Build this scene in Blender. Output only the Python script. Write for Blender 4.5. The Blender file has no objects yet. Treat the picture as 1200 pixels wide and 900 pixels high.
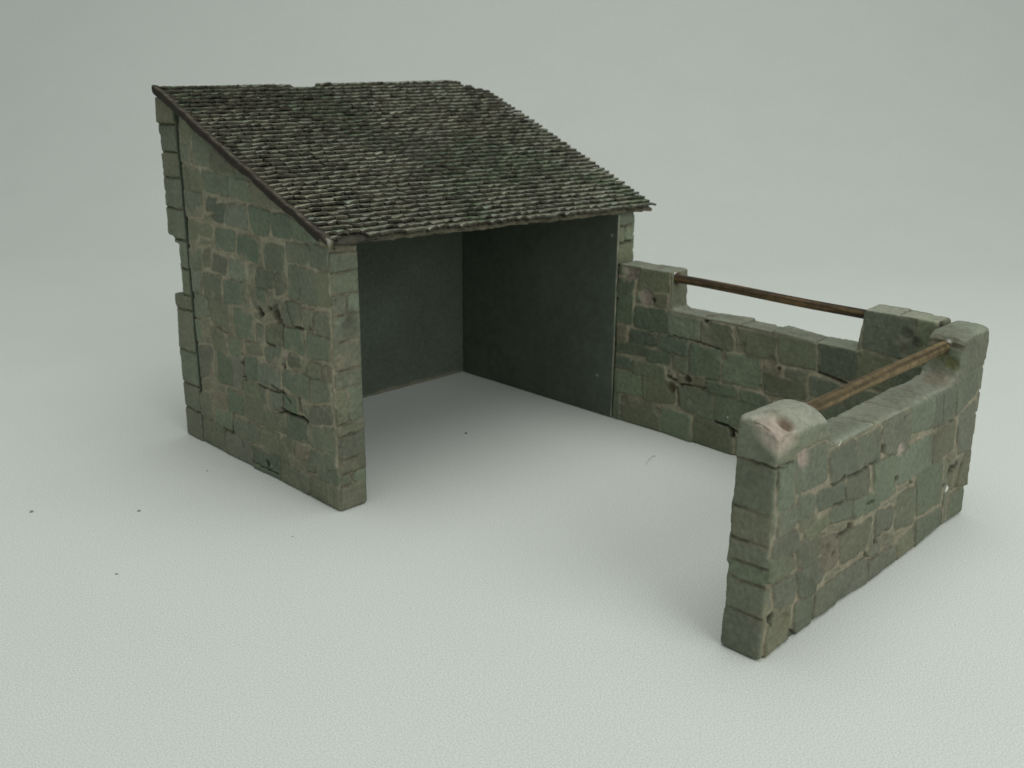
import bpy, bmesh, math, random
import numpy as np
from mathutils import Vector, Matrix

VOX = 0.03
STONE = np.array((.163, .182, .13))
MORTAR = np.array((.205, .192, .136))
CHIP = np.array((.36, .305, .255))
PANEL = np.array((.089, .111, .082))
SLATE = np.array((.14, .148, .114))
PAPER = (.69, .735, .69)
SWEEP_R, SWEEP_RAD = 34, 60
WORLD_COL, WORLD_STR = (.97, 1.0, .98), .30
LAMPS = [('softbox', (8, -9, 78), (8, 1, 0), 85, 2.75, (1, 1, .97)), ('front_softbox', (0, -74, 36), (6, 2, 1), 66, 2.55, (1, 1, .97))]
EXPOSURE = 0.0
STONES_SIDE = [
    (6.95, 9.52, 6.07, 9.17, 6.15, 8.85, 7.0, 8.88, 'n'),
    (6.07, 9.18, 5.05, 8.77, 5.15, 8.7, 6.09, 8.8, 'n'),
    (6.97, 8.83, 6.26, 8.83, 6.26, 8.27, 6.93, 8.27, 'n'),
    (6.12, 8.8, 5.18, 8.68, 5.33, 8.23, 6.26, 8.25, 'n'),
    (5.15, 8.72, 4.03, 8.32, 4.04, 8.05, 5.31, 8.16, 'n'),
    (4.0, 8.29, 3.29, 8.07, 3.3, 8.03, 4.0, 8.05, 'n'),
    (6.99, 8.15, 6.35, 8.18, 6.43, 7.51, 6.97, 7.47, 'n'),
    (6.31, 8.16, 5.81, 8.09, 5.77, 7.54, 6.4, 7.52, 'n'),
    (5.78, 8.11, 4.4, 8.06, 4.41, 7.55, 5.67, 7.54, 'b'),
    (4.34, 8.03, 3.3, 8.01, 3.34, 7.48, 4.35, 7.54, 'n'),
    (3.27, 7.99, 1.88, 7.49, 1.89, 7.42, 3.34, 7.45, 'n'),
    (6.9, 7.47, 5.86, 7.45, 5.97, 6.87, 6.92, 6.75, 'n'),
    (5.59, 7.37, 5.09, 7.38, 5.19, 7.02, 5.69, 7.02, 'd'),
    (5.07, 7.28, 4.66, 7.28, 4.77, 6.8, 5.3, 6.78, 'd'),
    (4.59, 7.31, 3.55, 7.35, 3.6, 6.77, 4.67, 6.77, 'n'),
    (3.46, 7.36, 2.41, 7.3, 2.59, 6.7, 3.32, 6.68, 'b'),
    (2.4, 7.3, 1.51, 7.29, 1.57, 6.74, 2.4, 6.74, 'b'),
    (1.48, 7.3, 0.28, 6.87, 0.64, 6.78, 1.51, 6.75, 'l'),
    (6.9, 6.66, 6.19, 6.63, 6.32, 6.14, 6.95, 5.99, 'n'),
    (6.12, 6.62, 5.43, 6.64, 5.51, 6.34, 6.17, 6.34, 'n'),
    (5.22, 6.63, 4.22, 6.62, 4.29, 6.1, 5.32, 6.01, 'b'),
    (4.09, 6.58, 3.0, 6.54, 3.08, 5.92, 4.18, 5.98, 'b'),
    (2.86, 6.5, 1.92, 6.5, 2.02, 5.86, 2.88, 5.88, 'b'),
    (1.82, 6.63, 0.86, 6.7, 0.91, 6.18, 1.81, 6.16, 'n'),
    (0.8, 6.74, 0.04, 6.71, 0.08, 6.2, 0.83, 6.16, 'n'),
    (6.91, 5.84, 6.13, 5.94, 6.23, 5.41, 6.97, 5.3, 'n'),
    (6.04, 5.92, 5.6, 6.02, 5.69, 5.49, 6.13, 5.43, 'n'),
    (5.48, 5.92, 4.78, 5.86, 4.93, 5.37, 5.64, 5.38, 'n'),
    (4.64, 5.84, 3.83, 5.88, 3.77, 5.36, 4.71, 5.37, 'l'),
    (3.28, 5.82, 2.47, 5.8, 2.55, 5.38, 3.38, 5.32, 'd'),
    (2.42, 5.8, 1.97, 5.8, 2.02, 5.36, 2.46, 5.25, 'n'),
    (1.79, 6.09, 1.35, 6.09, 1.41, 5.26, 1.88, 5.25, 'n'),
    (1.29, 6.08, 0.62, 6.06, 0.63, 5.28, 1.35, 5.23, 'n'),
    (0.56, 6.07, 0.02, 6.12, 0.03, 5.35, 0.58, 5.26, 'n'),
    (7.01, 5.28, 6.28, 5.31, 6.35, 4.71, 7.02, 4.61, 'n'),
    (6.17, 5.27, 5.22, 5.29, 5.26, 4.62, 6.15, 4.55, 'n'),
    (5.09, 5.24, 4.05, 5.29, 4.17, 4.66, 5.16, 4.57, 'b'),
    (3.76, 5.26, 2.89, 5.26, 2.92, 4.7, 3.54, 4.7, 'b'),
    (6.99, 4.56, 6.04, 4.56, 5.98, 4.02, 7.01, 3.86, 'n'),
    (5.93, 4.56, 4.81, 4.56, 4.82, 3.76, 5.93, 3.9, 'n'),
    (4.68, 4.49, 3.65, 4.52, 3.69, 3.77, 4.72, 3.76, 'b'),
    (3.07, 4.27, 2.22, 4.53, 2.26, 3.93, 3.09, 3.84, 'n'),
    (3.49, 4.3, 3.18, 4.26, 3.23, 3.86, 3.55, 3.82, 'n'),
    (2.08, 5.11, 1.36, 5.16, 1.42, 4.57, 2.08, 4.59, 'n'),
    (1.28, 5.07, 0.79, 5.12, 0.9, 4.57, 1.28, 4.57, 'n'),
    (0.74, 5.06, 0.12, 5.14, 0.17, 4.54, 0.74, 4.53, 'n'),
    (2.12, 4.45, 1.31, 4.49, 1.32, 3.84, 2.16, 3.88, 'b'),
    (1.14, 4.46, 0.18, 4.47, 0.17, 3.95, 1.14, 3.84, 'l'),
    (7.01, 3.82, 6.44, 3.81, 6.5, 3.2, 7.01, 3.19, 'l'),
    (5.88, 3.75, 5.08, 3.71, 5.17, 3.16, 5.84, 3.1, 'n'),
    (5.02, 3.65, 4.35, 3.66, 4.38, 3.21, 5.03, 3.15, 'n'),
    (4.21, 3.65, 3.43, 3.73, 3.33, 3.46, 4.16, 3.33, 'n'),
    (3.17, 3.75, 2.33, 3.88, 2.58, 3.33, 3.16, 3.31, 'n'),
    (2.05, 3.76, 1.5, 3.77, 1.54, 3.41, 2.09, 3.4, 'n'),
    (1.42, 3.68, 1.21, 3.71, 1.24, 3.44, 1.45, 3.43, 'n'),
    (1.12, 3.74, 0.61, 3.75, 0.64, 3.4, 1.16, 3.39, 'n'),
    (0.55, 3.71, 0.08, 3.77, 0.11, 3.39, 0.55, 3.39, 'p'),
    (6.97, 2.99, 5.98, 3.15, 6.2, 2.28, 6.98, 2.06, 'n'),
    (5.73, 3.09, 5.04, 3.07, 4.95, 2.24, 5.76, 2.17, 'b'),
    (4.89, 3.1, 4.36, 3.14, 4.42, 2.21, 4.88, 2.22, 'n'),
    (4.2, 3.28, 3.62, 3.29, 3.67, 2.65, 4.26, 2.63, 'b'),
    (3.53, 3.2, 2.52, 3.23, 2.53, 2.65, 3.54, 2.64, 'n'),
    (2.39, 3.23, 1.16, 3.36, 1.2, 2.65, 2.4, 2.83, 'n'),
    (1.07, 3.34, 0.22, 3.36, 0.19, 2.96, 1.11, 2.67, 'n'),
    (7.91, 1.64, 7.16, 1.73, 7.21, 1.03, 8.1, 0.91, 'n'),
    (7.07, 1.54, 6.47, 1.64, 6.28, 0.86, 7.12, 0.86, 'n'),
    (6.29, 1.72, 5.42, 1.77, 5.51, 1.42, 6.28, 1.36, 'p'),
    (5.34, 2.06, 4.55, 2.05, 4.56, 1.46, 5.36, 1.42, 'b'),
    (4.29, 2.61, 3.64, 2.61, 3.24, 2.1, 4.32, 2.14, 'n'),
    (3.59, 2.54, 3.18, 2.56, 3.21, 2.11, 3.5, 2.15, 'n'),
    (3.05, 2.55, 2.47, 2.58, 2.49, 2.15, 3.11, 2.07, 'n'),
    (2.36, 2.6, 1.68, 2.63, 1.72, 2.21, 2.33, 2.13, 'b'),
    (1.58, 2.42, 0.27, 2.74, 0.25, 2.3, 1.23, 2.07, 'n'),
    (6.14, 1.29, 5.18, 1.39, 5.16, 0.83, 6.17, 0.85, 'l'),
    (4.4, 2.09, 3.45, 2.05, 3.46, 1.44, 4.5, 1.44, 'n'),
    (3.36, 1.98, 2.34, 2.06, 2.38, 1.48, 3.4, 1.41, 'n'),
    (5.06, 1.26, 3.71, 1.33, 3.82, 0.8, 5.09, 0.77, 'n'),
    (3.68, 1.3, 2.68, 1.38, 2.72, 0.72, 3.68, 0.76, 'n'),
    (2.3, 2.03, 1.16, 2.14, 1.21, 1.54, 2.36, 1.45, 'b'),
    (1.14, 2.03, 0.14, 2.19, 0.14, 1.56, 1.2, 1.44, 'n'),
    (2.57, 1.36, 1.99, 1.44, 2.03, 0.76, 2.64, 0.69, 'n'),
    (1.91, 1.32, 1.35, 1.36, 1.38, 1.06, 1.94, 0.97, 'p'),
    (1.29, 1.34, 0.15, 1.49, 0.12, 1.14, 1.3, 0.93, 'n'),
    (1.92, 0.94, 1.06, 1.0, 1.14, 0.76, 1.91, 0.68, 'n'),
    (1.03, 0.94, 0.07, 1.08, 0.06, 0.76, 0.97, 0.66, 'n'),
    (8.1, 0.87, 7.09, 0.99, 7.2, -0.12, 8.27, -0.07, 'n'),
    (6.97, 0.73, 5.64, 0.82, 5.71, -0.05, 7.1, -0.09, 'n'),
    (5.59, 0.67, 4.3, 0.78, 4.22, -0.04, 5.64, -0.06, 'n'),
    (4.18, 0.66, 2.75, 0.71, 2.8, 0.28, 4.1, 0.2, 'd'),
    (4.1, 0.2, 2.79, 0.36, 2.81, -0.07, 4.14, -0.09, 'd'),
    (2.68, 0.64, 1.97, 0.74, 1.95, -0.05, 2.76, -0.05, 'n'),
    (1.89, 0.57, 1.39, 0.65, 1.51, -0.03, 1.91, -0.06, 'n'),
    (1.37, 0.58, 0.09, 0.71, 0.07, -0.11, 1.39, -0.07, 'n'),
]
STONES_YARD_LONG = [
    (-0.12, 4.62, -0.83, 4.68, -0.76, 4.25, -0.14, 4.15, 'd'),
    (-1.01, 5.17, -2.02, 5.07, -2.04, 4.42, -0.93, 4.38, 'n'),
    (-1.52, 4.3, -2.0, 4.36, -2.03, 3.98, -1.54, 3.95, 'n'),
    (-0.07, 4.1, -0.74, 4.18, -0.75, 3.24, -0.12, 3.2, 'b'),
    (-0.81, 3.83, -2.02, 3.86, -2.06, 3.16, -0.85, 3.19, 'd'),
    (-2.08, 3.87, -3.22, 3.83, -3.23, 3.18, -2.12, 3.17, 'l'),
    (-3.3, 3.81, -4.32, 3.83, -4.39, 3.1, -3.32, 3.16, 'n'),
    (-0.7, 3.07, -1.66, 3.09, -1.73, 2.74, -0.68, 2.64, 'd'),
    (-0.1, 3.12, -0.56, 3.13, -0.53, 2.73, -0.12, 2.76, 'p'),
    (-1.75, 3.1, -2.83, 3.12, -2.87, 2.65, -1.77, 2.71, 'd'),
    (-0.13, 2.61, -1.32, 2.62, -1.36, 2.34, -0.15, 2.24, 'd'),
    (-1.37, 2.59, -2.25, 2.61, -2.25, 2.2, -1.37, 2.21, 'd'),
    (-2.35, 2.59, -2.86, 2.57, -2.89, 2.13, -2.38, 2.16, 'n'),
    (-2.92, 3.04, -4.03, 3.04, -4.03, 2.16, -2.96, 2.1, 'b'),
    (-4.16, 3.02, -5.31, 3.01, -5.38, 2.19, -4.14, 2.18, 'l'),
    (-0.1, 2.13, -0.8, 2.14, -0.82, 1.8, -0.12, 1.74, 'd'),
    (-0.85, 2.11, -2.08, 2.16, -2.11, 1.74, -0.91, 1.69, 'n'),
    (-0.1, 1.69, -1.22, 1.67, -1.26, 0.99, -0.14, 0.94, 'l'),
    (-1.27, 1.66, -2.48, 1.74, -2.49, 1.04, -1.32, 0.91, 'n'),
    (-2.58, 2.02, -3.55, 2.15, -3.55, 1.82, -2.65, 1.74, 'p'),
    (-3.62, 2.08, -4.67, 2.08, -4.7, 1.77, -3.65, 1.76, 'b'),
    (-2.68, 1.66, -3.84, 1.72, -3.91, 0.87, -2.75, 1.0, 'n'),
    (-3.91, 1.7, -5.7, 1.7, -5.78, 0.88, -3.98, 0.89, 'n'),
    (-0.14, 0.85, -0.39, 0.87, -0.43, -0.01, -0.16, -0.05, 'n'),
    (-0.47, 0.8, -1.94, 0.8, -2.02, -0.05, -0.52, -0.08, 'n'),
    (-2.02, 0.82, -3.15, 0.85, -3.2, -0.1, -2.08, -0.07, 'l'),
    (-3.23, 0.85, -4.55, 0.84, -4.64, -0.13, -3.28, -0.13, 'n'),
    (-4.74, 0.6, -5.95, 0.61, -6.03, -0.19, -4.81, -0.21, 'n'),
    (-4.47, 3.84, -5.72, 3.83, -5.76, 3.14, -4.84, 3.12, 'n'),
    (-5.81, 3.84, -6.93, 3.86, -6.97, 3.1, -5.88, 3.09, 'n'),
    (-7.01, 3.88, -8.07, 3.86, -8.17, 3.07, -7.08, 3.06, 'd'),
    (-8.1, 3.84, -9.03, 3.84, -9.14, 2.97, -8.19, 3.05, 'n'),
    (-9.07, 3.83, -10.0, 3.83, -10.13, 2.89, -9.19, 2.95, 'n'),
    (-5.45, 2.95, -6.06, 2.98, -5.93, 2.7, -5.47, 2.7, 'p'),
    (-6.11, 2.97, -6.75, 2.99, -6.74, 2.71, -6.13, 2.76, 'n'),
    (-5.43, 2.68, -6.75, 2.67, -6.76, 2.23, -5.53, 2.09, 'n'),
    (-6.85, 2.89, -7.75, 2.9, -7.81, 2.39, -6.9, 2.39, 'n'),
    (-4.77, 2.05, -5.67, 2.05, -5.71, 1.68, -4.8, 1.74, 'b'),
    (-7.83, 2.89, -9.04, 2.87, -9.11, 2.34, -7.89, 2.36, 'n'),
    (-5.76, 1.94, -6.86, 1.97, -6.94, 1.24, -5.83, 1.25, 'n'),
    (-6.88, 2.26, -8.19, 2.25, -8.29, 1.37, -6.99, 1.3, 'n'),
    (-8.25, 2.36, -9.55, 2.36, -9.66, 1.51, -8.35, 1.48, 'n'),
    (-6.03, 0.64, -7.64, 0.64, -7.75, -0.28, -6.12, -0.27, 'n'),
    (-7.64, 1.14, -9.26, 1.16, -9.4, 0.01, -7.78, -0.14, 'n'),
    (-8.18, 5.02, -9.45, 5.06, -9.65, 3.91, -8.22, 3.97, 'n'),
    (-9.53, 5.01, -10.65, 5.05, -10.82, 3.9, -9.7, 3.9, 'n'),
]
STONES_YARD_FRONT = [
    (1.81, 3.97, 2.34, 3.97, 2.48, 3.06, 1.96, 3.08, 'l'),
    (2.42, 4.03, 3.52, 4.04, 3.71, 3.18, 2.57, 3.23, 'n'),
    (3.72, 3.72, 4.78, 3.69, 4.95, 2.98, 3.97, 3.02, 'n'),
    (4.84, 3.64, 5.85, 3.74, 6.06, 2.97, 5.03, 2.99, 'n'),
    (6.01, 3.78, 7.19, 3.77, 7.5, 2.71, 6.26, 3.05, 'l'),
    (7.32, 3.8, 8.47, 3.86, 8.61, 3.04, 7.45, 3.17, 'l'),
    (8.55, 3.82, 9.6, 3.84, 9.84, 2.97, 8.63, 2.98, 'n'),
    (9.63, 3.89, 11.25, 4.02, 11.16, 3.29, 10.05, 2.98, 'n'),
    (9.62, 4.92, 11.35, 4.88, 11.36, 4.12, 9.7, 3.93, 'n'),
    (2.59, 3.14, 3.27, 3.0, 3.34, 2.63, 2.65, 2.65, 'n'),
    (3.37, 2.99, 4.44, 2.95, 4.54, 2.49, 3.44, 2.62, 'n'),
    (4.55, 2.91, 5.55, 2.95, 5.67, 2.27, 4.62, 2.49, 'n'),
    (5.79, 2.91, 6.85, 2.83, 7.05, 1.89, 6.09, 1.95, 'l'),
    (6.9, 2.85, 8.62, 2.84, 8.78, 2.06, 7.13, 2.07, 'l'),
    (8.67, 2.83, 9.96, 2.88, 10.14, 2.1, 8.88, 2.06, 'n'),
    (10.21, 2.91, 11.2, 3.07, 11.36, 1.79, 10.51, 1.89, 'n'),
    (2.8, 2.69, 3.43, 2.55, 3.49, 2.26, 2.85, 2.4, 'n'),
    (3.96, 2.47, 4.93, 2.37, 4.95, 2.0, 3.99, 2.18, 'n'),
    (5.0, 2.32, 6.26, 2.21, 6.24, 1.82, 5.09, 1.91, 'l'),
    (3.02, 2.34, 3.91, 2.37, 3.96, 2.14, 3.13, 2.13, 'n'),
    (3.02, 2.02, 3.67, 2.09, 3.77, 1.59, 3.11, 1.55, 'n'),
    (4.56, 1.67, 6.0, 1.62, 5.95, 0.95, 4.87, 0.96, 'n'),
    (3.82, 1.83, 4.47, 1.74, 4.62, 1.07, 4.06, 1.04, 'p'),
    (3.06, 1.48, 3.83, 1.45, 4.02, 0.91, 3.15, 0.97, 'n'),
    (6.19, 1.69, 7.11, 1.51, 7.11, 1.03, 6.37, 1.03, 'n'),
    (7.2, 1.78, 8.12, 1.69, 8.3, 0.78, 7.37, 0.9, 'n'),
    (8.08, 2.1, 9.65, 1.93, 9.89, 0.77, 8.44, 0.92, 'n'),
    (11.02, 1.71, 11.39, 1.72, 11.53, 0.77, 10.65, 0.97, 'n'),
    (10.5, 0.78, 11.27, 0.73, 11.44, -0.03, 10.47, -0.02, 'n'),
    (3.78, 0.67, 4.63, 0.69, 4.75, 0.0, 3.83, 0.1, 'n'),
    (4.69, 0.71, 5.92, 0.69, 6.14, -0.08, 4.86, -0.04, 'n'),
    (6.06, 0.54, 7.34, 0.5, 7.58, -0.09, 6.21, -0.06, 'n'),
    (7.48, 0.54, 8.36, 0.58, 8.57, -0.09, 7.75, -0.1, 'n'),
    (8.41, 0.74, 10.01, 0.57, 10.21, 0.0, 8.66, -0.08, 'n'),
    (2.04, 1.54, 2.82, 1.44, 2.85, 0.88, 2.16, 1.0, 'n'),
    (2.95, 0.78, 3.59, 0.73, 3.67, -0.12, 3.09, 0.01, 'n'),
    (1.99, 0.93, 2.77, 0.75, 2.82, -0.04, 1.97, -0.06, 'n'),
    (2.9, 1.46, 3.6, 1.39, 3.73, 0.75, 3.06, 0.9, 'n'),
    (2.83, 2.12, 3.55, 1.99, 3.58, 1.47, 3.01, 1.53, 'n'),
    (1.73, 2.15, 2.61, 1.99, 2.62, 1.59, 1.74, 1.71, 'n'),
    (1.91, 2.48, 2.71, 2.45, 2.79, 2.05, 1.91, 2.11, 'n'),
    (2.0, 3.0, 2.56, 2.96, 2.6, 2.56, 2.03, 2.51, 'n'),
    (7.85, 4.25, 9.51, 4.97, 9.9, 3.89, 9.62, 3.85, 'n'),
]
COURSE_SIDE = [
    -0.19,
    0.67,
    0.99,
    1.4,
    2.03,
    2.32,
    3.23,
    3.68,
    4.41,
    5.06,
    5.58,
    6.1,
    6.61,
]
COURSE_FRONT = [
    -0.0,
    0.9,
    1.57,
    1.95,
    2.37,
    3.0,
    3.97,
    4.74,
]
COURSE_RIGHT = [
    6.43,
    6.16,
    5.66,
    4.95,
    4.13,
    3.01,
]
COURSE_BACK = [
    9.95,
    9.22,
    8.46,
    7.78,
    6.92,
    6.03,
    5.2,
    4.44,
    3.98,
    2.74,
    1.68,
    0.88,
    -0.03,
]
CRACK_SIDE = [
    ([(2.91, 2.71), (2.43, 2.63), (2.05, 2.44)], 0.05, 0.12),
    ([(2.49, 2.15), (2.16, 2.13), (1.76, 2.14), (1.3, 2.1)], 0.07, 0.2),
    ([(1.68, 2.63), (1.63, 2.27)], 0.05, 0.15),
    ([(3.02, 3.85), (2.61, 3.84)], 0.05, 0.12),
    ([(2.18, 4.51), (2.26, 3.82)], 0.04, 0.1),
    ([(2.41, 2.8), (2.46, 2.04)], 0.04, 0.12),
    ([(3.61, 2.6), (3.1, 2.57), (2.44, 2.58)], 0.03, 0.1),
    ([(4.35, 2.62), (4.08, 2.61)], 0.04, 0.1),
    ([(5.13, 1.36), (5.17, 0.81)], 0.05, 0.12),
    ([(5.64, 0.84), (5.67, 0.04)], 0.03, 0.1),
    ([(4.21, 0.71), (4.16, 0.08)], 0.05, 0.12),
    ([(5.6, 0.77), (5.08, 0.78)], 0.05, 0.12),
    ([(4.72, 0.7), (4.66, 0.46)], 0.04, 0.1),
    ([(7.0, 0.76), (7.02, 0.07)], 0.05, 0.12),
    ([(4.24, 0.19), (2.92, 0.2)], 0.04, 0.1),
    ([(7.08, 0.9), (7.01, 0.7)], 0.08, 0.15),
    ([(2.62, 2.02), (2.33, 2.12), (2.05, 2.09)], 0.05, 0.12),
    ([(4.35, 3.28), (4.34, 2.67)], 0.03, 0.08),
    ([(1.95, 5.1), (1.63, 4.55), (1.44, 4.54)], 0.04, 0.12),
    ([(1.63, 4.55), (1.33, 4.52)], 0.05, 0.12),
]
PIT_SIDE = [
    ((3.26, 4.64), 0.14, 0.35, 'k'),
    ((2.47, 4.71), 0.28, 0.16, 'd'),
    ((2.78, 4.83), 0.1, 0.12, 'd'),
    ((2.31, 3.36), 0.1, 0.12, 'r'),
    ((2.19, 3.68), 0.12, 0.05, 'q'),
    ((3.67, 5.0), 0.18, 0.05, 'p'),
    ((6.03, 1.73), 0.22, 0.04, 'p'),
    ((4.38, 3.01), 0.07, 0.06, 'r'),
    ((3.42, 0.35), 0.12, 0.12, 'd'),
    ((3.2, 0.34), 0.05, -0.04, 'l'),
    ((2.31, 1.19), 0.16, 0.04, 'p'),
    ((6.36, 3.25), 0.3, 0.03, 'p'),
    ((4.68, 7.26), 0.14, 0.04, 'p'),
    ((5.25, 5.34), 0.14, 0.04, 'p'),
    ((5.41, 3.78), 0.2, 0.03, 'p'),
    ((2.03, 0.71), 0.1, 0.05, 'p'),
    ((6.54, 6.38), 0.16, 0.03, 'p'),
    ((5.45, 6.91), 0.12, 0.05, 'p'),
    ((3.2, 5.68), 0.12, 0.05, 'p'),
    ((0.98, 4.62), 0.08, 0.06, 'r'),
]
CRACK_LONG = [
    ([(-2.58, 1.58), (-2.65, 1.05)], 0.07, 0.2),
    ([(-2.67, 1.74), (-3.16, 1.8), (-3.58, 1.79)], 0.05, 0.15),
    ([(-4.01, 0.88), (-4.43, 0.86), (-4.73, 0.73)], 0.06, 0.2),
    ([(-4.55, 0.81), (-4.63, 0.57)], 0.08, 0.2),
    ([(-2.21, 1.88), (-2.57, 1.8)], 0.07, 0.15),
    ([(-2.37, 3.2), (-3.3, 3.14)], 0.03, 0.1),
    ([(-7.07, 3.05), (-7.87, 2.95)], 0.05, 0.15),
    ([(-3.3, 3.14), (-4.04, 3.06)], 0.03, 0.1),
]
PIT_LONG = [
    ((-0.63, 4.88), 0.34, 0.1, 'q'),
    ((-0.44, 4.62), 0.12, 0.04, 'p'),
    ((-1.23, 4.16), 0.3, 0.06, 'q'),
    ((-1.52, 4.12), 0.1, 0.06, 'd'),
    ((-2.96, 1.96), 0.14, 0.12, 'd'),
    ((-2.36, 1.53), 0.18, 0.1, 'r'),
    ((-3.51, 3.8), 0.16, 0.06, 'p'),
    ((-3.42, 3.83), 0.08, 0.1, 'd'),
    ((-4.68, 3.26), 0.16, 0.05, 'p'),
    ((-4.11, 2.89), 0.2, 0.05, 'p'),
    ((-5.65, 3.04), 0.2, 0.08, 'p'),
    ((-5.46, 2.25), 0.14, 0.07, 'p'),
    ((-5.93, 2.93), 0.08, 0.08, 'r'),
    ((-4.78, 3.38), 0.1, 0.05, 'p'),
    ((-0.55, 0.74), 0.16, 0.04, 'p'),
    ((-1.9, 0.67), 0.14, 0.06, 'p'),
    ((-3.05, 1.18), 0.16, -0.03, 'p'),
    ((-4.41, 1.12), 0.035, -0.02, 'w'),
    ((-0.03, 4.12), 0.08, 0.15, 'k'),
    ((-9.31, 4.54), 0.16, 0.05, 'e'),
    ((-9.25, 4.31), 0.2, -0.01, 'p'),
    ((-9.61, 4.36), 0.16, 0.07, 'e'),
    ((-9.32, 4.1), 0.16, 0.03, 'p'),
]
CRACK_FRONT = [
    ([(3.98, 3.01), (4.47, 3.01), (5.14, 2.94), (5.94, 2.96)], 0.05, 0.16),
    ([(4.45, 2.96), (4.55, 2.5)], 0.05, 0.15),
    ([(4.05, 2.53), (4.55, 2.52)], 0.05, 0.15),
    ([(5.52, 2.95), (5.64, 2.63)], 0.06, 0.15),
    ([(6.0, 3.61), (6.05, 3.28), (6.23, 3.06)], 0.04, 0.12),
    ([(4.37, 1.72), (4.81, 1.68), (5.14, 1.72)], 0.05, 0.13),
    ([(5.92, 0.9), (6.02, 0.66)], 0.06, 0.18),
    ([(10.04, 0.92), (10.1, 0.45), (10.1, 0.01)], 0.035, 0.14),
    ([(5.62, 2.09), (5.94, 2.05)], 0.05, 0.1),
    ([(1.59, 4.03), (1.95, 3.96), (2.34, 3.97)], 0.03, 0.1),
    ([(2.0, 0.87), (2.07, 0.66)], 0.06, 0.15),
    ([(2.84, 0.19), (3.04, -0.01)], 0.12, 0.25),
    ([(8.67, 2.97), (9.9, 2.92)], 0.03, 0.1),
    ([(10.25, 2.64), (10.35, 1.96)], 0.04, 0.12),
    ([(8.94, 3.73), (9.11, 2.92)], 0.03, 0.08),
]
PIT_FRONT = [
    ((2.71, 3.93), 0.28, 0.08, 'q'),
    ((6.17, 3.15), 0.1, 0.12, 'r'),
    ((7.4, 2.9), 0.12, 0.16, 'r'),
    ((7.01, 2.9), 0.2, 0.06, 'q'),
    ((7.0, 2.21), 0.1, 0.14, 'd'),
    ((7.79, 1.87), 0.08, 0.1, 'd'),
    ((10.21, 1.48), 0.17, 0.4, 'k'),
    ((10.48, 1.58), 0.12, 0.2, 'k'),
    ((10.15, 1.05), 0.1, -0.02, 'w'),
    ((9.96, 1.18), 0.06, 0.25, 'k'),
    ((4.39, 3.03), 0.06, 0.1, 'd'),
    ((5.03, 1.86), 0.18, 0.1, 'p'),
    ((4.02, 1.58), 0.16, 0.1, 'p'),
    ((4.34, 1.36), 0.1, 0.1, 'r'),
    ((4.72, 1.13), 0.08, 0.05, 'p'),
    ((6.79, 0.86), 0.28, 0.08, 'p'),
    ((6.43, 0.94), 0.12, 0.1, 'd'),
    ((2.03, 0.85), 0.12, 0.15, 'd'),
    ((2.63, 1.89), 0.12, 0.08, 'p'),
    ((2.71, 1.95), 0.1, 0.1, 'r'),
    ((2.55, 0.58), 0.2, 0.1, 'p'),
    ((1.92, 1.57), 0.08, 0.05, 'p'),
    ((4.15, 3.82), 0.06, -0.02, 'w'),
    ((4.84, 3.56), 0.1, 0.03, 'p'),
    ((6.99, 3.69), 0.05, 0.05, 'd'),
    ((2.99, 1.67), 0.15, 0.06, 'p'),
    ((3.89, 1.34), 0.15, 0.05, 'p'),
    ((7.59, 1.34), 0.14, 0.05, 'p'),
    ((7.44, 2.75), 0.1, 0.02, 'p'),
]
CRUMBS = [
    (6.17, 2.08),
    (-5.55, 5.45),
    (-3.59, 3.63),
    (-1.05, 4.84),
    (-1.61, -0.29),
    (-5.42, 0.82),
]
FIBRE = [
    (8.14, -3.38),
    (8.59, -3.19),
    (8.86, -3.17),
]

# ---------------------------------------------------------------- helpers
CM = 0.01                       # the model is a tabletop miniature: data above is in centimetres
rng = np.random.default_rng(7)
random.seed(7)
scene = bpy.context.scene
coll = scene.collection


def hash3(ix, iy, iz, seed):
    h = (ix * 374761393 + iy * 668265263 + iz * 2147483647 + seed * 974634777) & 0xFFFFFFFF
    h = ((h ^ (h >> 13)) * 1274126177) & 0xFFFFFFFF
    h = ((h ^ (h >> 16)) * 2246822519) & 0xFFFFFFFF
    return ((h ^ (h >> 15)) & 0xFFFFFF) / float(0xFFFFFF)


def vnoise(P, scale, seed=0):
    """value noise in -1..1"""
    Q = P * scale
    I = np.floor(Q).astype(np.int64)
    F = Q - I
    F = F * F * (3 - 2 * F)
    out = 0
    for dx in (0, 1):
        for dy in (0, 1):
            for dz in (0, 1):
                w = (F[:, 0] if dx else 1 - F[:, 0]) * (F[:, 1] if dy else 1 - F[:, 1]) * (F[:, 2] if dz else 1 - F[:, 2])
                out = out + w * hash3(I[:, 0] + dx, I[:, 1] + dy, I[:, 2] + dz, seed)
    return out * 2 - 1


def fbm(P, scale, seed=0, octv=3):
    a, s, t = 1.0, scale, 0
    tot = 0
    for i in range(octv):
        t = t + a * vnoise(P, s, seed + 17 * i)
        tot += a
        a *= .5
        s *= 2.03
    return t / tot


def sstep(a, b, x):
    t = np.clip((x - a) / (b - a), 0, 1)
    return t * t * (3 - 2 * t)


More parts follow.
